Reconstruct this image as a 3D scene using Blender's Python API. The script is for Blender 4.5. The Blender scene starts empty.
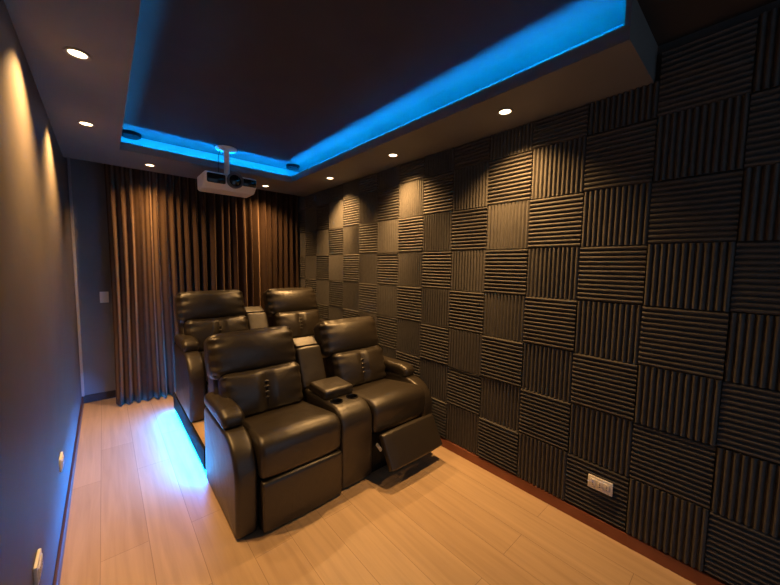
import bpy, bmesh, math, random
from mathutils import Vector, Matrix
from math import sin, cos, pi, radians as rad

random.seed(7)
scene = bpy.context.scene
COL = scene.collection

# ------------------------------------------------------------------ render look
scene.view_settings.view_transform = 'Standard'
scene.view_settings.look = 'None'
scene.view_settings.gamma = 1.0
scene.view_settings.use_curve_mapping = False
scene.view_settings.exposure = 0.0

# ------------------------------------------------------------------ room measures (metres)
XL, XR = -0.22, 2.04          # left wall, right wall
YB, YF = 4.50, -1.30          # curtain end, screen end
ZS, ZC = 2.345, 2.52          # soffit underside, upper ceiling
HCAM = 1.45
TZ, TY = 1.5761, 1.876        # foam grid origin: row line at eye height, column line
RIS_Z, RIS_X, RIS_Y = 0.20, 0.464, 2.40

# ------------------------------------------------------------------ materials
def mat(name, base, rough=0.6, spec=0.5, metal=0.0):
    m = bpy.data.materials.new(name); m.use_nodes = True
    b = m.node_tree.nodes['Principled BSDF']
    b.inputs['Base Color'].default_value = (*base, 1)
    b.inputs['Roughness'].default_value = rough
    b.inputs['Specular IOR Level'].default_value = spec
    b.inputs['Metallic'].default_value = metal
    return m
def N(m, t, **kw):
    n = m.node_tree.nodes.new(t)
    for k, v in kw.items():
        if k in n.inputs.keys(): n.inputs[k].default_value = v
        else: setattr(n, k, v)
    return n
def L(m, a, ao, b, bi): m.node_tree.links.new(a.outputs[ao], b.inputs[bi])
def B(m): return m.node_tree.nodes['Principled BSDF']
def noisy(m, c1, c2, scale=8.0, detail=4.0, bump=0.0, bscale=None, dist=0.002):
    tc = N(m, 'ShaderNodeTexCoord')
    n = N(m, 'ShaderNodeTexNoise', Scale=scale, Detail=detail)
    L(m, tc, 'Object', n, 'Vector')
    r = N(m, 'ShaderNodeValToRGB')
    r.color_ramp.elements[0].position = .3; r.color_ramp.elements[1].position = .7
    r.color_ramp.elements[0].color = (*c1, 1); r.color_ramp.elements[1].color = (*c2, 1)
    L(m, n, 'Fac', r, 'Fac'); L(m, r, 'Color', B(m), 'Base Color')
    if bump:
        n2 = N(m, 'ShaderNodeTexNoise', Scale=bscale or scale, Detail=6.0)
        L(m, tc, 'Object', n2, 'Vector')
        bp = N(m, 'ShaderNodeBump', Strength=bump, Distance=dist)
        L(m, n2, 'Fac', bp, 'Height'); L(m, bp, 'Normal', B(m), 'Normal')
    return m
def emit(name, col, s):
    m = bpy.data.materials.new(name); m.use_nodes = True
    nt = m.node_tree; nt.nodes.clear()
    e = nt.nodes.new('ShaderNodeEmission'); o = nt.nodes.new('ShaderNodeOutputMaterial')
    e.inputs['Color'].default_value = (*col, 1); e.inputs['Strength'].default_value = s
    nt.links.new(e.outputs[0], o.inputs[0]); return m

M_wall = noisy(mat('dark_wall_paint', (.06, .055, .055), .62, .35), (.115, .1, .092), (.135, .118, .108), 3, 3, .15, 90)
M_backwall = noisy(mat('grey_wall_paint', (.09, .09, .1), .6, .35), (.17, .17, .18), (.19, .19, .2), 3, 3, .12, 90)
M_ceil = noisy(mat('dark_ceiling_paint', (.05, .045, .045), .7, .3), (.047, .038, .033), (.057, .047, .041), 3, 3, .1, 60)
M_soffit = noisy(mat('soffit_paint', (.1, .09, .09), .65, .3), (.18, .168, .16), (.2, .187, .178), 3, 3, .1, 60)
M_foam = noisy(mat('charcoal_foam', (.09, .085, .08), .8, .25), (.082, .078, .075), (.1, .094, .09), 30, 5, .35, 420, .0015)
M_trimdark = noisy(mat('dark_skirting', (.03, .025, .025), .5, .4), (.025, .02, .02), (.04, .032, .03), 12, 3)
M_blackplastic = mat('black_plastic', (.012, .012, .013), .4, .5)
M_lensring = mat('grey_lens_ring', (.10, .10, .105), .35, .5)
M_pitch = mat('matt_black', (.004, .004, .004), .9, .1)
M_white = mat('white_plastic', (.88, .88, .88), .4, .5)
M_projwhite = mat('projector_white', (.85, .82, .78), .45, .5)
M_glossblack = mat('gloss_black', (.01, .01, .012), .12, .6)
M_lens = mat('lens_glass', (.006, .006, .012), .04, .9)
M_greymetal = mat('satin_metal', (.4, .39, .38), .35, .5, 1.0)
M_trimring = mat('downlight_ring', (.2, .19, .18), .4, .5)
M_bulb = emit('downlight_lamp', (1.0, .72, .42), 9.0)
M_led = emit('blue_led', (.0, .27, 1.0), 300.0)
M_leddim = emit('blue_led_dim', (.0, .33, 1.0), 45.0)
M_ledlow = emit('blue_led_low', (.0, .235, 1.0), 850.0)

# leather: fine grain + soft creases
M_leather = mat('dark_leather', (.026, .020, .0142), .40, .85)
def leather(m):
    tc = N(m, 'ShaderNodeTexCoord')
    v = N(m, 'ShaderNodeTexVoronoi', Scale=320.0); L(m, tc, 'Object', v, 'Vector')
    n = N(m, 'ShaderNodeTexNoise', Scale=9.0, Detail=3.0); n.inputs['Distortion'].default_value = .6
    L(m, tc, 'Object', n, 'Vector')
    b1 = N(m, 'ShaderNodeBump', Strength=.18, Distance=.001); L(m, v, 'Distance', b1, 'Height')
    b2 = N(m, 'ShaderNodeBump', Strength=.35, Distance=.012); L(m, n, 'Fac', b2, 'Height')
    L(m, b1, 'Normal', b2, 'Normal'); L(m, b2, 'Normal', B(m), 'Normal')
    n3 = N(m, 'ShaderNodeTexNoise', Scale=5.0, Detail=3.0); L(m, tc, 'Object', n3, 'Vector')
    mr = N(m, 'ShaderNodeMapRange'); mr.inputs['To Min'].default_value = .33; mr.inputs['To Max'].default_value = .46
    L(m, n3, 'Fac', mr, 'Value'); L(m, mr, 'Result', B(m), 'Roughness')
leather(M_leather)
M_fabricblack = noisy(mat('black_underside', (.012, .011, .011), .85, .2), (.01, .009, .009), (.015, .014, .013), 40, 3)

# curtain velvet
M_curtain = mat('brown_velvet', (.06, .034, .022), .75, .25)
noisy(M_curtain, (.033, .0165, .0105), (.045, .0245, .016), 14, 4, .25, 260, .001)
B(M_curtain).inputs['Sheen Weight'].default_value = .35
B(M_curtain).inputs['Sheen Roughness'].default_value = .4
B(M_curtain).inputs['Sheen Tint'].default_value = (.9, .6, .4, 1)

# wood planks, long side along Y
def planks(name, w, ln, c1, c2, cm, rough):
    m = mat(name, c1, rough, .45)
    tc = N(m, 'ShaderNodeTexCoord')
    mp = N(m, 'ShaderNodeMapping'); mp.inputs['Rotation'].default_value = (0, 0, pi/2)
    mp.inputs['Location'].default_value = (.3, .07, 0)
    L(m, tc, 'Object', mp, 'Vector')
    br = N(m, 'ShaderNodeTexBrick'); br.offset = .37; br.offset_frequency = 2
    br.inputs['Scale'].default_value = 1.0
    br.inputs['Brick Width'].default_value = ln; br.inputs['Row Height'].default_value = w
    br.inputs['Mortar Size'].default_value = .0012; br.inputs['Mortar Smooth'].default_value = .3
    br.inputs['Color1'].default_value = (*c1, 1); br.inputs['Color2'].default_value = (*c2, 1)
    br.inputs['Mortar'].default_value = (*cm, 1)
    L(m, mp, 'Vector', br, 'Vector')
    mp2 = N(m, 'ShaderNodeMapping'); mp2.inputs['Scale'].default_value = (28, 1.6, 1)
    L(m, tc, 'Object', mp2, 'Vector')
    gr = N(m, 'ShaderNodeTexNoise', Scale=1.0, Detail=5.0); gr.inputs['Distortion'].default_value = .5
    L(m, mp2, 'Vector', gr, 'Vector')
    rr = N(m, 'ShaderNodeValToRGB')
    rr.color_ramp.elements[0].position = .3; rr.color_ramp.elements[1].position = .7
    rr.color_ramp.elements[0].color = (.86, .84, .82, 1); rr.color_ramp.elements[1].color = (1.06, 1.05, 1.04, 1)
    L(m, gr, 'Fac', rr, 'Fac')
    mx = N(m, 'ShaderNodeMix', data_type='RGBA', blend_type='MULTIPLY'); mx.inputs[0].default_value = 1.0
    m.node_tree.links.new(br.outputs['Color'], mx.inputs[6]); m.node_tree.links.new(rr.outputs['Color'], mx.inputs[7])
    m.node_tree.links.new(mx.outputs[2], B(m).inputs['Base Color'])
    bp = N(m, 'ShaderNodeBump', Strength=.25, Distance=.0015); bp.invert = True
    L(m, br, 'Fac', bp, 'Height'); L(m, bp, 'Normal', B(m), 'Normal')
    return m
M_floor = planks('oak_laminate', .192, 1.25, (.51, .365, .235), (.57, .42, .28), (.27, .19, .125), .38)
M_deck = planks('oak_laminate_riser', .192, 1.25, (.51, .365, .235), (.57, .42, .28), (.27, .19, .125), .4)
M_skirt = noisy(mat('reddish_wood_skirting', (.16, .06, .03), .42, .5), (.24, .072, .036), (.34, .12, .065), 5, 6)
M_skirtL = noisy(mat('dark_wood_skirting', (.07, .032, .025), .45, .5), (.055, .025, .02), (.085, .04, .03), 5, 6)

# ------------------------------------------------------------------ object helpers
def link(name, bm, m, parent=None, smooth=True, loc=None, angle=None):
    me = bpy.data.meshes.new(name)
    bmesh.ops.recalc_face_normals(bm, faces=bm.faces[:])
    bm.to_mesh(me); bm.free()
    me.materials.append(m)
    if smooth:
        me.polygons.foreach_set('use_smooth', [True]*len(me.polygons))
        me.set_sharp_from_angle(angle=rad(angle or 40))
    o = bpy.data.objects.new(name, me); COL.objects.link(o)
    if parent is not None: o.parent = parent
    if loc is not None: o.location = loc
    return o
def tag(o, label, cat, group=None, kind=None):
    if label: o['label'] = label
    if cat: o['category'] = cat
    if group: o['group'] = group
    if kind: o['kind'] = kind
    return o
def empty(name, loc):
    o = bpy.data.objects.new(name, None); o.empty_display_size = .1
    COL.objects.link(o); o.location = loc; return o
def struct(name, bm, m, label=None, smooth=False):
    o = link(name, bm, m, None, smooth); o['kind'] = 'structure'
    if label: o['label'] = label
    return o
def box(bm, x0, x1, y0, y1, z0, z1, bev=0.0, seg=2):
    r = bmesh.ops.create_cube(bm, size=1.0)
    vs = r['verts']
    for v in vs:
        v.co = Vector((x0+(v.co.x+.5)*(x1-x0), y0+(v.co.y+.5)*(y1-y0), z0+(v.co.z+.5)*(z1-z0)))
    if bev:
        es = list({e for v in vs for e in v.link_edges})
        bmesh.ops.bevel(bm, geom=es, offset=bev, segments=seg, affect='EDGES', profile=.5)
    return bm
def boxbm(*a, **k): return box(bmesh.new(), *a, **k)
def lathe(bm, prof, M=None, n=32):
    rings = []
    for (r, z) in prof:
        if r < 1e-6: rings.append([bm.verts.new((0, 0, z))])
        else: rings.append([bm.verts.new((r*cos(2*pi*i/n), r*sin(2*pi*i/n), z)) for i in range(n)])
    for a, b in zip(rings, rings[1:]):
        if len(a) == 1 and len(b) == 1: continue
        for i in range(n):
            j = (i+1) % n
            if len(a) == 1: bm.faces.new((a[0], b[i], b[j]))
            elif len(b) == 1: bm.faces.new((a[i], b[0], a[j]))
            else: bm.faces.new((a[i], b[i], b[j], a[j]))
    if M is not None:
        for ring in rings:
            for v in ring: v.co = M @ v.co
    return bm
def fillet(pts, rads, seg=6):
    out = []; n = len(pts)
    for i in range(n):
        p = Vector(pts[i]); a = Vector(pts[i-1]); b = Vector(pts[(i+1) % n]); r = rads[i]
        if r <= 0: out.append(p); continue
        da = (a-p).normalized(); db = (b-p).normalized()
        ang = da.angle(db)
        d = min(r/math.tan(ang/2), (a-p).length*.49, (b-p).length*.49)
        r2 = d*math.tan(ang/2)
        c = p + (da+db).normalized()*(r2/math.sin(ang/2))
        s = (p+da*d)-c; e = (p+db*d)-c
        th = math.atan2(s.x*e.y-s.y*e.x, s.dot(e))
        for k in range(seg+1):
            t = th*k/seg
            out.append(c + Vector((s.x*cos(t)-s.y*sin(t), s.x*sin(t)+s.y*cos(t))))
    return out
def densify(pts, step):
    out = []; n = len(pts)
    for i in range(n):
        a = pts[i]; b = pts[(i+1) % n]; k = max(1, int((b-a).length/step))
        for j in range(k): out.append(a.lerp(b, j/k))
    return out
def loft(bm, pts, rads, x0, x1, r=.02, nx=10, crown=0.0, fn=None, step=.04):
    """profile in (y,z) drawn along x with rounded ends; crown swells the middle"""
    loop = densify(fillet(pts, rads), step)
    n = len(loop)
    area = sum(loop[i].x*loop[(i+1) % n].y-loop[(i+1) % n].x*loop[i].y for i in range(n))
    nor = []
    for i in range(n):
        t = (loop[(i+1) % n]-loop[i-1]).normalized()
        nn = Vector((t.y, -t.x)) if area > 0 else Vector((-t.y, t.x))
        nor.append(nn)
    xs = []
    for k in range(6): xs.append(x0 + r*(1-cos(k/5*pi/2)))
    for k in range(1, nx): xs.append(x0+r+(x1-x0-2*r)*k/nx)
    for k in range(5, -1, -1): xs.append(x1 - r*(1-cos(k/5*pi/2)))
    rings = []
    for x in xs:
        d = min(x-x0, x1-x); ins = 0.0
        if d < r: ins = r-math.sqrt(max(0, r*r-(r-d)**2))
        u = (x-x0)/(x1-x0)*2-1
        ring = []
        for p, nn in zip(loop, nor):
            q = p + nn*(-ins + crown*(1-u*u))
            co = Vector((x, q.x, q.y))
            if fn: co = fn(co, u)
            ring.append(bm.verts.new(co))
        rings.append(ring)
    for a, b in zip(rings, rings[1:]):
        for i in range(n):
            j = (i+1) % n
            bm.faces.new((a[i], a[j], b[j], b[i]))
    for ring, flip in ((rings[0], False), (rings[-1], True)):
        c = Vector((0, 0, 0))
        for v in ring: c += v.co
        cv = bm.verts.new(c/n)
        for i in range(n):
            j = (i+1) % n
            bm.faces.new((ring[i], cv, ring[j]) if not flip else (ring[j], cv, ring[i]))
    return bm
def cushion(bm, hx, hy, hz, r, M, puff=(0, .02, 0), n=16, pleat=0.0, crease=0.0, seed=0):
    """rounded puffed pillow; local axes x wide, y thick (-y is the face), z tall"""
    us = []
    for k in range(n+1):
        t = -1+2*k/n; us.append(math.copysign(abs(t)**.75, t) if t else 0)
    idx = {}
    def vert(i, j, k):
        key = (i, j, k)
        if key in idx: return idx[key]
        u, v, w = us[i], us[j], us[k]
        h = Vector((hx, hy, hz)); p = Vector((u*hx, v*hy, w*hz))
        q = Vector([max(-(h[a]-r), min(h[a]-r, p[a])) for a in range(3)])
        d = p-q
        if d.length > 1e-9: p = q+d.normalized()*r
        s = (1-u*u)*(1-w*w)
        p.y += puff[1]*s*(-1 if v < 0 else 1)*abs(v)
        p.z += puff[2]*(1-u*u)*(1-v*v)*w
        p.x += puff[0]*(1-w*w)*u
        if pleat:
            e = abs(u)**5
            p.y += pleat*e*sin(w*13+seed+1.5*u)*(-v)
            e2 = abs(w)**6
            p.y += pleat*.5*e2*sin(u*21+seed)*(-v)
        if crease:
            p.y += crease*math.exp(-(u/.07)**2)*(1-abs(w)**3)*max(0, -v)
        idx[key] = bm.verts.new(M @ p); return idx[key]
    R = range(n)
    for a in R:
        for b in R:
            for s in (0, n):
                bm.faces.new([vert(s, a, b), vert(s, a+1, b), vert(s, a+1, b+1), vert(s, a, b+1)])
                bm.faces.new([vert(a, s, b), vert(a+1, s, b), vert(a+1, s, b+1), vert(a, s, b+1)])
                bm.faces.new([vert(a, b, s), vert(a+1, b, s), vert(a+1, b+1, s), vert(a, b+1, s)])
    return bm
def shift(bm, d):
    for v in bm.verts: v.co += Vector(d)
    return bm

# ------------------------------------------------------------------ room shell
T = .1
struct('floor', boxbm(XL-T, XR+T, YF-T, YB+T, -.1, 0), M_floor, 'light oak laminate floor boards')
struct('ceiling', boxbm(XL-T, XR+T, YF-T, YB+T, ZC, ZC+.1), M_ceil, 'dark upper ceiling of the room')
struct('wall_left', boxbm(XL-T, XL, YF, YB, 0, ZC), M_wall, 'smooth dark painted left wall')
struct('wall_right', boxbm(XR, XR+T, YF, YB, 0, ZC), M_wall, 'dark right wall behind the foam panels')
struct('wall_back', boxbm(XL-T, XR+T, YB, YB+T, 0, ZC), M_backwall, 'grey back wall behind the curtain')

# U-shaped dropped soffit with a ledge and lip for the LED cove
XI0, XI1, YI = .135, 1.575, 3.435      # opening edges
YS = 4.03                               # soffit stops here: pocket for the curtain
YE = .40                                # near end of the right arm
LIP, LED = 2.407, .17                   # lip top, ledge depth
bm = bmesh.new()
def arm_right():
    box(bm, XI1, XR, YE, YS, ZS, 2.368)
    box(bm, XI1, XI1+.018, YE+.02, YI+.018, 2.368, LIP)
    box(bm, XI1+LED, XR, YE, YS, 2.368, ZC)
    box(bm, XI1, XI1+LED, YE, YE+.02, 2.368, ZC)
def arm_left():
    box(bm, XL, XI0, YE, YS, ZS, 2.368)
    box(bm, XI0-.018, XI0, YE+.02, YI+.018, 2.368, LIP)
    box(bm, XL, XI0-LED, YE, YS, 2.368, ZC)
    box(bm, XI0-LED, XI0, YE, YE+.02, 2.368, ZC)
def arm_back():
    box(bm, XI0, XI1, YI, YS, ZS, 2.368)
    box(bm, XI0, XI1, YI, YI+.018, 2.368, LIP)
    box(bm, XI0-LED, XI1+LED, YI+LED, YS, 2.368, ZC)
arm_right(); arm_left(); arm_back()
struct('ceiling_soffit', bm, M_soffit, 'dropped dark soffit running round the lit ceiling recess')

# skirtings
struct('baseboard_right', boxbm(XR-.035, XR, YF, YB, 0, .07, bev=.004), M_skirt, 'reddish wooden skirting under the foam panels')
struct('baseboard_left', boxbm(XL, XL+.014, YF, YB, 0, .07, bev=.004), M_skirtL, 'dark wooden skirting on the left wall')
struct('baseboard_back', boxbm(XL, XR, YB-.014, YB, 0, .08, bev=.004), M_trimdark, 'dark skirting on the back wall')
struct('trim_1', boxbm(XL, XL+.022, YB-.03, YB, .08, ZC, bev=.003), mat('grey_corner_trim', (.34, .32, .31), .5, .4), 'thin grey corner strip where left and back wall meet')

# ------------------------------------------------------------------ LED strips
def strip(name, x0, x1, y0, y1, z0, z1, m, label, group='blue light strips in the ceiling recess'):
    return tag(link(name, boxbm(x0, x1, y0, y1, z0, z1), m, None, False), label, 'light strip', group)
zl = 2.368
strip('light_strip', XI1+.05, XI1+.062, YE+.03, YI+.04, zl, zl+.006, M_led, 'blue light strip on the right ceiling recess edge, above the foam panels')
strip('light_strip', XI0-.062, XI0-.05, YE+.03, YI+.04, zl, zl+.006, M_leddim, 'blue light strip on the left ceiling recess edge, towards the smooth dark wall')
strip('light_strip', XI0-.03, XI1+.03, YI+.05, YI+.062, zl, zl+.006, M_led, 'blue light strip on the far ceiling recess edge behind the projector')

# ------------------------------------------------------------------ downlights
def downlight(x, y, label, energy=150, tilt=(0, 0)):
    r = empty('downlight', (x, y, ZS))
    tag(r, label, 'ceiling light', 'recessed downlights in the soffit')
    link('trim_ring', lathe(bmesh.new(), [(.031, -.001), (.044, -.001), (.046, -.004), (.043, -.007), (.033, -.005), (.031, -.001)]), M_trimring, r)
    link('lamp', lathe(bmesh.new(), [(0, -.0045), (.018, -.0043), (.031, -.002), (.031, -.0005), (0, -.0005)]), M_bulb, r)
    ld = bpy.data.lights.new('downlight_beam', 'SPOT')
    ld.energy = energy; ld.color = (1.0, .54, .185)
    ld.spot_size = rad(112); ld.spot_blend = 1.0; ld.shadow_soft_size = .022
    lo = bpy.data.objects.new('downlight_beam', ld); COL.objects.link(lo)
    lo.location = (x, y, ZS-.012); lo.rotation_euler = (rad(tilt[1]), rad(-tilt[0]), 0)   # gimbal turned a little to the wall
    return r
downlight(1.765, 1.03, 'round warm downlight in the right soffit, nearest of the three above the foam wall', 125, (8, 0))
downlight(1.79, 2.02, 'round warm downlight in the right soffit, middle of the three above the foam wall', 155, (8, 0))
downlight(1.785, 2.985, 'round warm downlight in the right soffit, farthest of the three above the foam wall', 155, (8, 0))
downlight(1.43, 3.80, 'round warm downlight in front of the curtain, to the right of the projector', 84, (0, 22))
downlight(.36, 3.77, 'round warm downlight in front of the curtain, to the left of the projector', 84, (0, 22))
downlight(-.045, 2.96, 'round warm downlight in the left soffit, the smaller looking farther one by the dark wall', 135, (-13, 0))
downlight(-.045, 2.01, 'round warm downlight in the left soffit, the bigger looking nearer one by the dark wall', 135, (-13, 0))

# ------------------------------------------------------------------ acoustic foam panels
RIDGES, PK, VL = 12, .034, .0205        # peak and valley height off the wall
def foam_bm(w, h, horizontal):
    """panel in local coords: x up from the wall is -X; spans y 0..w, z 0..h"""
    bm = bmesh.new()
    a, b = (h, w) if horizontal else (w, h)        # a across ridges, b along
    pitch = .3/RIDGES
    n = max(1, round(a/pitch)); p = a/n
    prof = [(0, 0)]
    for i in range(n):
        s = i*p
        prof += [(s+p*.07, VL), (s+p*.24, PK-.005), (s+p*.36, PK-.001), (s+p*.5, PK), (s+p*.64, PK-.001), (s+p*.76, PK-.005), (s+p*.93, VL)]
    prof.append((a, 0))
    g = .0012
    rows = []
    for t in (g, b-g):
        row = []
        for (s, d) in prof:
            s = min(max(s, g), a-g)
            row.append(bm.verts.new((-d, t, s) if horizontal else (-d, s, t)))
        rows.append(row)
    for i in range(len(prof)-1):
        bm.faces.new((rows[0][i], rows[0][i+1], rows[1][i+1], rows[1][i]))
    bm.faces.new(rows[0]); bm.faces.new(rows[1][::-1])
    bmesh.ops.remove_doubles(bm, verts=bm.verts[:], dist=1e-5)
    return bm
def foam_mesh(nm, w, h, hor):
    o = link(nm, foam_bm(w, h, hor), M_foam, None, True, angle=25); me = o.data
    bpy.data.objects.remove(o); return me
FM = {}
def get_foam(w, h, hor):
    k = (round(w, 3), round(h, 3), hor)
    if k not in FM: FM[k] = foam_mesh('acoustic_panel', w, h, hor)
    return FM[k]
ROWN = {5: 'lowest', 4: 'second lowest', 3: 'third from the floor', 2: 'fourth from the floor', 1: 'fifth from the floor',
        0: 'sixth from the floor', -1: 'second from the top', -2: 'topmost'}
ORD = ['first', 'second', 'third', 'fourth', 'fifth', 'sixth', 'seventh', 'eighth', 'ninth', 'tenth', 'eleventh', 'twelfth', 'thirteenth',
       'fourteenth', 'fifteenth', 'sixteenth', 'seventeenth']
rng = random.Random(3)
for c in range(-8, 8):
    y0, y1 = TY-.3*(c+1), TY-.3*c
    for r in range(5, -3, -1):                    # panel between row lines r-1 (top) and r (bottom)
        z0, z1 = TZ-.3*r, TZ-.3*(r-1)
        if r == -2 and y1 > YE: z1 = ZS-.002
        hor = ((c + r-1) % 2 == 0)
        me = get_foam(.3, z1-z0, hor)
        o = bpy.data.objects.new('acoustic_panel', me); COL.objects.link(o)
        o.location = (XR - .0005 - rng.uniform(0, .006), y0, z0 + (rng.uniform(-.0012, .0012) if r > -2 and r < 5 else 0))
        tag(o, '%s foam panel with %s ridges, %s row, %s column from the curtain' % (
            'cropped charcoal' if (r == -2 and y1 > YE) else 'charcoal', 'level' if hor else 'upright', ROWN[r], ORD[c+8]), 'acoustic panel', 'ridged foam panels on the right wall')

# ------------------------------------------------------------------ curtain
def curtain():
    rr = random.Random(11)
    xs0, xs1 = 0.045, 1.998
    folds = []; x = xs0
    while x < xs1:
        w = rr.uniform(.055, .10); folds.append((x, w, rr.uniform(.6, 1.1), rr.uniform(-.015, .015))); x += w
    nx = 520; nz = 26; bm = bmesh.new()
    top, bot = ZC-.03, .012
    grid = []
    for k in range(nz+1):
        t = k/nz; z = top+(bot-top)*t; row = []
        for i in range(nx+1):
            x = xs0+(xs1-xs0)*i/nx
            f = 0
            while f+1 < len(folds) and folds[f+1][0] <= x: f += 1
            x0, w, a, off = folds[f]
            u = (x-x0)/w
            amp = (.062+.016*min(1, t*3))*a
            y = -amp*(sin(pi*u)**2)*1.35
            y += .012*sin(3.1*x+2*t)*t + .006*sin(17*x+5*t)
            xx = x + .012*sin(9*x+3.1*t)*t
            zz = z + (.01*sin(40*x)+.006*sin(83*x+1) if k == nz else 0)
            row.append(bm.verts.new((min(xx, 2.0), 4.215+y-.05*max(0, (x-1.2)/.8)**2, max(.006, zz))))
        grid.append(row)
    for k in range(nz):
        for i in range(nx):
            bm.faces.new((grid[k][i], grid[k][i+1], grid[k+1][i+1], grid[k+1][i]))
    o = link('curtain', bm, M_curtain)
    s = o.modifiers.new('thickness', 'SOLIDIFY'); s.thickness = .004; s.offset = 1
    return tag(o, 'brown floor length pleated curtain drawn across the back wall', 'curtain')
curtain()

# ------------------------------------------------------------------ riser platform
ris = empty('seating_platform', ((RIS_X+XR)/2, 3.04, 0))
tag(ris, 'low wood topped platform under the back seats with a blue glow beneath its edge', 'platform')
ox, oy = -(RIS_X+XR)/2, -3.04
YR1 = 3.68; XE = XR-.037
def rp(name, bm, m, label=None, smooth=False):
    o = link(name, shift(bm, (ox, oy, 0)), m, ris, smooth)
    if label: o['label'] = label
    return o
rp('deck', boxbm(RIS_X+.0105, XE, RIS_Y, YR1, RIS_Z-.018, RIS_Z, bev=.003), M_deck)
b2 = bmesh.new()
box(b2, RIS_X-.004, RIS_X+.010, RIS_Y, YR1, .050, RIS_Z-.002)
box(b2, RIS_X+.014, XE, RIS_Y, RIS_Y+.014, .0, RIS_Z-.018)
rp('fascia', b2, M_fabricblack, 'dark edge board')
rp('base', boxbm(RIS_X+.08, XE, RIS_Y+.02, YR1, 0, RIS_Z-.018), M_fabricblack)
b3 = bmesh.new()
x0 = RIS_X+.024
vs = [b3.verts.new(p) for p in ((x0, RIS_Y+.02, .036), (x0, YR1-.005, .036), (x0+.012, YR1-.005, .030), (x0+.012, RIS_Y+.02, .030),
                               (x0, RIS_Y+.02, .058), (x0, YR1-.005, .058), (x0+.012, YR1-.005, .058), (x0+.012, RIS_Y+.02, .058))]
for f in ((0, 1, 2, 3), (4, 5, 6, 7), (0, 1, 5, 4), (2, 3, 7, 6), (1, 2, 6, 5), (0, 3, 7, 4)): b3.faces.new([vs[i] for i in f])
rp('light_strip', b3, M_ledlow, 'glowing blue light strip under the edge')

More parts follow.
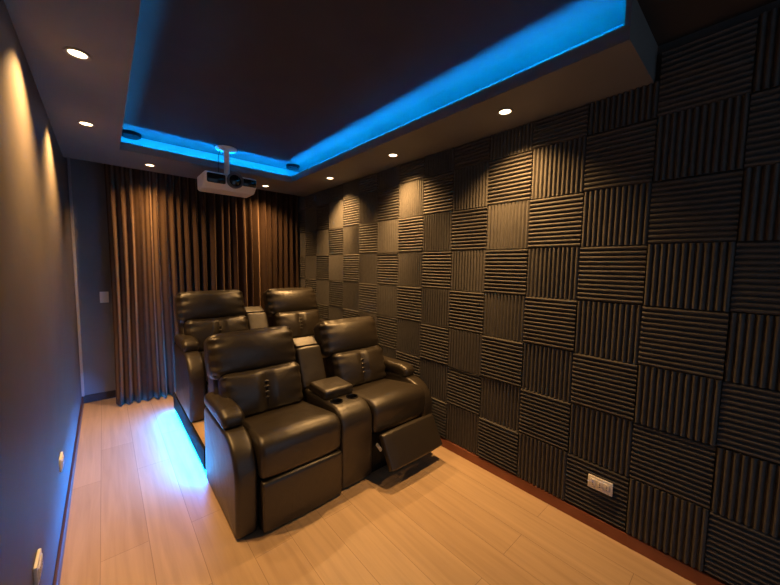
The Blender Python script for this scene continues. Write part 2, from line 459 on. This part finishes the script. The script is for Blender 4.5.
# ------------------------------------------------------------------ recliners
SEATG = 'leather theatre recliners'
def recliner(label, side, dy=0.0, dz=0.0, opened=False, lean=0.0, seed=0):
    """side -1: arm on the left (X .46-.575), seat .58-1.083; side +1: seat 1.342-1.86, arm 1.865-1.985"""
    if side < 0: sx0, sx1, ax0, ax1 = .580, 1.083, .460, .577
    else: sx0, sx1, ax0, ax1 = 1.343, 1.860, 1.863, 1.985
    cx = (min(sx0, ax0)+max(sx1, ax1))/2; cy = 2.04
    root = empty('recliner', (cx, cy+dy, dz))
    tag(root, label, 'recliner', SEATG)
    D = (-cx, -cy, 0)
    def part(name, bm, m=M_leather, parent=root, lab=None):
        o = link(name, shift(bm, D), m, parent)
        if lab: o['label'] = lab
        return o
    sc = (sx0+sx1)/2; hw = (sx1-sx0)/2
    # hidden carcass under the seat
    part('base', boxbm(sx0+.004, sx1-.004, 1.70, 2.36, .004, .29, bev=.006), M_fabricblack)
    # seat cushion with a bullnose front
    part('seat', loft(bmesh.new(), [(1.665, .30), (1.655, .525), (2.24, .445), (2.24, .30)], [.03, .075, .03, .02], sx0, sx1, .03, 10, .012,
                      fn=lambda co, u: Vector((co.x, co.y, co.z+(.008*sin((co.y-1.65)*9)*(1-u*u) if co.z > .4 else 0)))))
    # footrest
    if not opened:
        part('footrest', loft(bmesh.new(), [(1.652, .012), (1.648, .292), (1.70, .292), (1.70, .012)], [.012, .02, .01, .01], sx0+.004, sx1-.004, .012, 8, .008))
    else:
        fr = part('footrest', loft(bmesh.new(), [(1.475, .128), (1.588, .332), (1.628, .310), (1.515, .106)], [.012, .02, .012, .012], sx0+.004, sx1-.004, .012, 8, .006))
        br = bmesh.new()
        box(br, -.006, .006, -.028, .028, -.011, .011, bev=.002)
        for v in br.verts: v.co = Matrix.Translation((sx0+.012, 1.628, .225)) @ Matrix.Rotation(rad(25), 4, 'X') @ v.co
        part('footrest_bracket', br, M_white, root, 'small pale metal bracket')
    # armrest: tall panel with a rounded front roll and a pad on top
    arm = part('armrest', loft(bmesh.new(), [(1.70, .008), (1.690, .525), (2.38, .515), (2.38, .008)], [.02, .20, .05, .01], ax0, ax1, .022, 6, .003))
    am = (ax0+ax1)/2; aw = (ax1-ax0)/2
    part('arm_pad', loft(bmesh.new(), [(1.905, .522), (1.90, .592), (1.98, .613), (2.36, .600), (2.36, .522)], [.035, .05, .05, .03, .02], ax0-.003, ax1+(.006 if side < 0 else -.002), .028, 6, .006), M_leather, arm)
    # back shell
    a = rad(16+lean)
    part('back_shell', loft(bmesh.new(), [(2.30, .27), (2.20, .45), (2.37+.2*math.tan(rad(lean)), .93), (2.47+.2*math.tan(rad(lean)), .93), (2.44, .27)], [.02, .03, .03, .04, .02], sx0-.075 if side < 0 else sx0+.002, sx1-.02 if side < 0 else sx1+.005, .025, 8))
    # cushions
    wob = .012*(-1 if side < 0 else 0)
    bx0, bx1 = (sx0-.098, sx1-.022) if side < 0 else (sx0-.045, sx1+.01)
    bc, bw = (bx0+bx1)/2, (bx1-bx0)/2
    l0, l1 = (sx0-.055, sx1-.016) if side < 0 else (sx0+.002, sx1+.006)
    lc, lw = (l0+l1)/2, (l1-l0)/2
    M = Matrix.Translation((lc, 2.225+.1*math.tan(rad(lean)), .585)) @ Matrix.Rotation(-a*.9, 4, 'X')
    lum = part('lumbar_cushion', cushion(bmesh.new(), lw, .075, .155, .05, M, (0, .04, .0), 22, .009, .034, seed))
    tb = bmesh.new()
    for k in range(4):
        Mt = M @ Matrix.Translation((0, -.087+.004*abs(k-1.5), .06-.035*k)) @ Matrix.Rotation(pi/2, 4, 'Y')
        lathe(tb, [(0, -.026), (.005, -.023), (.009, -.01), (.009, .01), (.005, .023), (0, .026)], Mt, 10)
    part('tufting', tb, M_leather, lum)
    M2 = Matrix.Translation((bc, 2.345+.28*math.tan(rad(lean)), .835)) @ Matrix.Rotation(-a*1.05, 4, 'X') @ Matrix.Rotation(wob, 4, 'Y')
    part('head_cushion', cushion(bmesh.new(), bw, .088, .148, .055, M2, (.004, .052, .006), 26, .010, 0, seed+2))
    return root
def console(label, dy=0.0, dz=0.0, tall=True):
    x0, x1 = 1.0875, 1.338
    cx, cy = (x0+x1)/2, 2.04
    root = empty('seat_console', (cx, cy+dy, dz))
    tag(root, label, 'console', 'cup holder consoles between the recliners')
    D = (-cx, -cy, 0)
    def part(name, bm, m=M_leather, parent=root, lab=None):
        o = link(name, shift(bm, D), m, parent)
        if lab: o['label'] = lab
        return o
    # body with two round wells cut in
    body = part('body', loft(bmesh.new(), [(1.672, .008), (1.668, .535), (2.36, .525), (2.36, .008)], [.026, .13, .03, .026], x0, x1, .022, 8, .002))
    cut = bmesh.new()
    cups = ((1.150, 1.835), (1.277, 1.835))
    for (x, y) in cups: lathe(cut, [(0, .45), (.0385, .45), (.0385, .57), (0, .57)], Matrix.Translation((x, y, 0)), 40)
    co = link('cutter', shift(cut, D), M_leather, root, False)
    md = body.modifiers.new('wells', 'BOOLEAN'); md.operation = 'DIFFERENCE'; md.object = co; md.solver = 'EXACT'; md.use_self = True
    bpy.context.view_layer.update()
    dg = bpy.context.evaluated_depsgraph_get()
    me = bpy.data.meshes.new_from_object(body.evaluated_get(dg))
    body.modifiers.clear(); body.data = me
    bpy.data.objects.remove(co)
    me.set_sharp_from_angle(angle=rad(40))
    for (x, y) in cups:
        part('cup_holder', lathe(bmesh.new(), [(0, .452), (.034, .452), (.037, .46), (.0375, .5345), (.044, .5355), (.044, .538), (.036, .5378), (.0335, .53), (.0335, .468), (0, .462)], Matrix.Translation((x, y, 0)), 40), M_glossblack, root, 'glossy black cup holder')
    part('storage_lid', loft(bmesh.new(), [(1.895, .535), (1.89, .595), (2.125, .60), (2.13, .535)], [.012, .022, .03, .012], x0+.004, x1-.006, .018, 6, .004))
    zt = .815 if tall else .745
    part('backrest', loft(bmesh.new(), [(2.17, .525), (2.29, zt), (2.40, zt+.004), (2.36, .525)], [.02, .025, .03, .02], 1.076, 1.285, .02, 8, .004))
    part('top_flap', loft(bmesh.new(), [(2.305, zt+.004), (2.30, zt+.014), (2.40, zt+.062), (2.42, zt+.008)], [.005, .006, .012, .01], 1.08, 1.268, .010, 6, .0))
    return root
DY, DZ = 1.15, RIS_Z
recliner('dark leather recliner in the front row, on the left, its footrest closed', -1, seed=0)
recliner('dark leather recliner in the front row, beside the foam wall, its footrest tilted out', 1, opened=True, lean=1.5, seed=1)
console('leather console with two cup holders between the two front recliners')
recliner('dark leather recliner on the platform, on the left, behind the left front seat', -1, DY, DZ, seed=3)
recliner('dark leather recliner on the platform, by the far corner of the foam wall', 1, DY, DZ, seed=4)
console('leather console between the two back recliners on the platform', DY, DZ, False)

# ------------------------------------------------------------------ projector
PX, PY, PZ = .905, 3.36, 2.115
pj = empty('projector', (PX, PY, PZ))
tag(pj, 'white ceiling projector with dark lens front hanging before the curtain', 'projector')
def pp(name, bm, m, parent=pj, lab=None, smooth=True):
    o = link(name, bm, m, parent, smooth)
    if lab: o['label'] = lab
    return o
w2 = .222
case = pp('casing', loft(bmesh.new(), [(-.150, .055), (-.165, .125), (-.13, .140), (.14, .140), (.15, .115), (.14, 0), (-.085, 0)], [.02, .012, .02, .02, .02, .03, .05], -w2, w2, .022, 8), M_projwhite)
f = bmesh.new(); box(f, -.205, -.055, -.172, -.150, .040, .122, bev=.012)
pp('vent_panel', f, M_glossblack, pj, 'black vent panel')
f = bmesh.new(); box(f, .085, .212, -.172, -.150, .052, .122, bev=.012)
pp('vent_panel', f, M_glossblack, pj, 'black vent panel')
RX = Matrix.Translation((.022, -.150, .085)) @ Matrix.Rotation(pi/2, 4, 'X')
ln = pp('lens_barrel', lathe(bmesh.new(), [(.068, 0), (.070, .03), (.067, .042), (.059, .042), (.056, .03), (.048, .02), (0, .02)], RX, 40), M_lensring)
pp('lens', lathe(bmesh.new(), [(.054, .021), (.036, .030), (.016, .035), (0, .037)], RX, 32), M_lens, ln)
for sx in (-1, 1):
    pp('foot', lathe(bmesh.new(), [(0, .139), (.012, .139), (.012, .147), (0, .147)], Matrix.Translation((sx*.17, .1, 0)), 16), M_blackplastic)
br = bmesh.new(); box(br, -.06, .06, -.06, .06, .141, .155, bev=.004)
box(br, -.10, -.085, -.02, .02, .139, .149, bev=.002); box(br, .085, .10, -.02, .02, .139, .149, bev=.002); box(br, -.1, .1, -.012, .012, .146, .152)
mount = pp('mount_bracket', br, M_projwhite)
top = ZC-PZ
pp('mount_pole', lathe(bmesh.new(), [(.024, .152), (.024, top-.03), (.03, top-.022)], None, 24), M_projwhite)
pp('ceiling_plate', lathe(bmesh.new(), [(0, top-.026), (.032, top-.026), (.085, top-.016), (.09, top-.01), (.09, top-.001), (0, top-.001)], None, 40), M_projwhite)
cb = bmesh.new()
cp = [Vector(p) for p in ((-.045, .01, top-.012), (-.085, .02, top-.10), (-.05, .02, .21), (-.07, .06, .139))]
path = []
for k in range(25):
    t = k/24; u = 1-t
    path.append(cp[0]*u**3+cp[1]*3*u*u*t*1.0+cp[2]*3*u*t*t+cp[3]*t**3)
rings = [[cb.verts.new(p+Vector((.004*cos(2*pi*q/8), .004*sin(2*pi*q/8), 0))) for q in range(8)] for p in path]
for a_, b_ in zip(rings, rings[1:]):
    for q in range(8): cb.faces.new((a_[q], a_[(q+1) % 8], b_[(q+1) % 8], b_[q]))
pp('cable', cb, M_blackplastic)

# ------------------------------------------------------------------ small dark units on the recess ceiling
def puck(x, y, lab):
    o = link('ceiling_speaker', lathe(bmesh.new(), [(0, -.035), (.055, -.035), (.068, -.028), (.072, -.012), (.072, -.001), (0, -.001)], None, 32), M_pitch, None, True, (x, y, ZC))
    tag(o, lab, 'ceiling unit', 'dark round units on the recess ceiling')
puck(1.585, 3.42, 'small dark round unit on the recess ceiling, right far corner')
puck(.215, 3.53, 'small dark round unit on the recess ceiling, left far corner')

# ------------------------------------------------------------------ switch and sockets
def plate(name, lab, cat, M, w, h, mods, grp=None, switch=False):
    r = empty(name, M.to_translation()); r.rotation_euler = M.to_euler(); tag(r, lab, cat, grp)
    link('cover_plate', boxbm(-w/2, w/2, -.010, 0, -h/2, h/2, bev=.003), M_white, r)
    n = mods
    for k in range(n):
        s = (max(w, h)-.02)/n; p = -(n-1)/2*s+k*s
        if w >= h: b = boxbm(p-s*.44, p+s*.44, -.013, -.008, -h*.3, h*.3, bev=.0015)
        else: b = boxbm(-w*.3, w*.3, -.013, -.008, p-s*.44, p+s*.44, bev=.0015)
        m_ = link('rocker' if switch else 'socket', b, M_white, r)
        if not switch:
            d = bmesh.new()
            for q in (-1, 0, 1):
                if w >= h: box(d, p-.002, p+.002, -.0136, -.0126, q*.009-.002, q*.009+.002)
                else: box(d, q*.009-.002, q*.009+.002, -.0136, -.0126, p-.002, p+.002)
            link('pin_holes', d, M_blackplastic, m_, False)
    return r
MR = Matrix.Translation((XR-.036, .50, .272)) @ Matrix.Rotation(-pi/2, 4, 'Z')
plate('wall_socket', 'white wide socket plate on the foam wall near the floor', 'wall socket', MR, .118, .072, 3, 'wall sockets')
ML = Matrix.Translation((XL, 2.438, .364)) @ Matrix.Rotation(pi/2, 4, 'Z')
plate('wall_socket', 'small white socket low on the dark left wall, the farther of two', 'wall socket', ML, .105, .07, 2, 'wall sockets')
ML = Matrix.Translation((XL, 1.60, .38)) @ Matrix.Rotation(pi/2, 4, 'Z')
plate('wall_socket', 'small white socket low on the dark left wall, the nearer of two', 'wall socket', ML, .105, .07, 2, 'wall sockets')
plate('light_switch', 'white light switch on the grey wall beside the curtain', 'light switch', Matrix.Translation((-.005, YB, 1.085)), .07, .115, 1, None, True)

# ------------------------------------------------------------------ world and camera
w = bpy.data.worlds.new('World'); scene.world = w; w.use_nodes = True
w.node_tree.nodes['Background'].inputs['Color'].default_value = (.085, .125, .175, 1)
w.node_tree.nodes['Background'].inputs['Strength'].default_value = 1.8  # added cool ambient fill, let in by leaving the screen end without a wall

cam = bpy.data.cameras.new('camera'); cam.sensor_width = 36; cam.lens = 325.19/780*36; cam.clip_start = .02
c = bpy.data.objects.new('camera', cam); COL.objects.link(c); scene.camera = c
yaw, pitch, roll = .7223, .08, .0154
fwd = Vector((sin(yaw)*cos(pitch), cos(yaw)*cos(pitch), -sin(pitch))); rt = Vector((cos(yaw), -sin(yaw), 0)); up = rt.cross(fwd)
r2 = rt*cos(roll)+up*sin(roll); u2 = up*cos(roll)-rt*sin(roll)
c.matrix_world = Matrix((( r2.x, u2.x, -fwd.x, 0), (r2.y, u2.y, -fwd.y, 0), (r2.z, u2.z, -fwd.z, HCAM), (0, 0, 0, 1)))
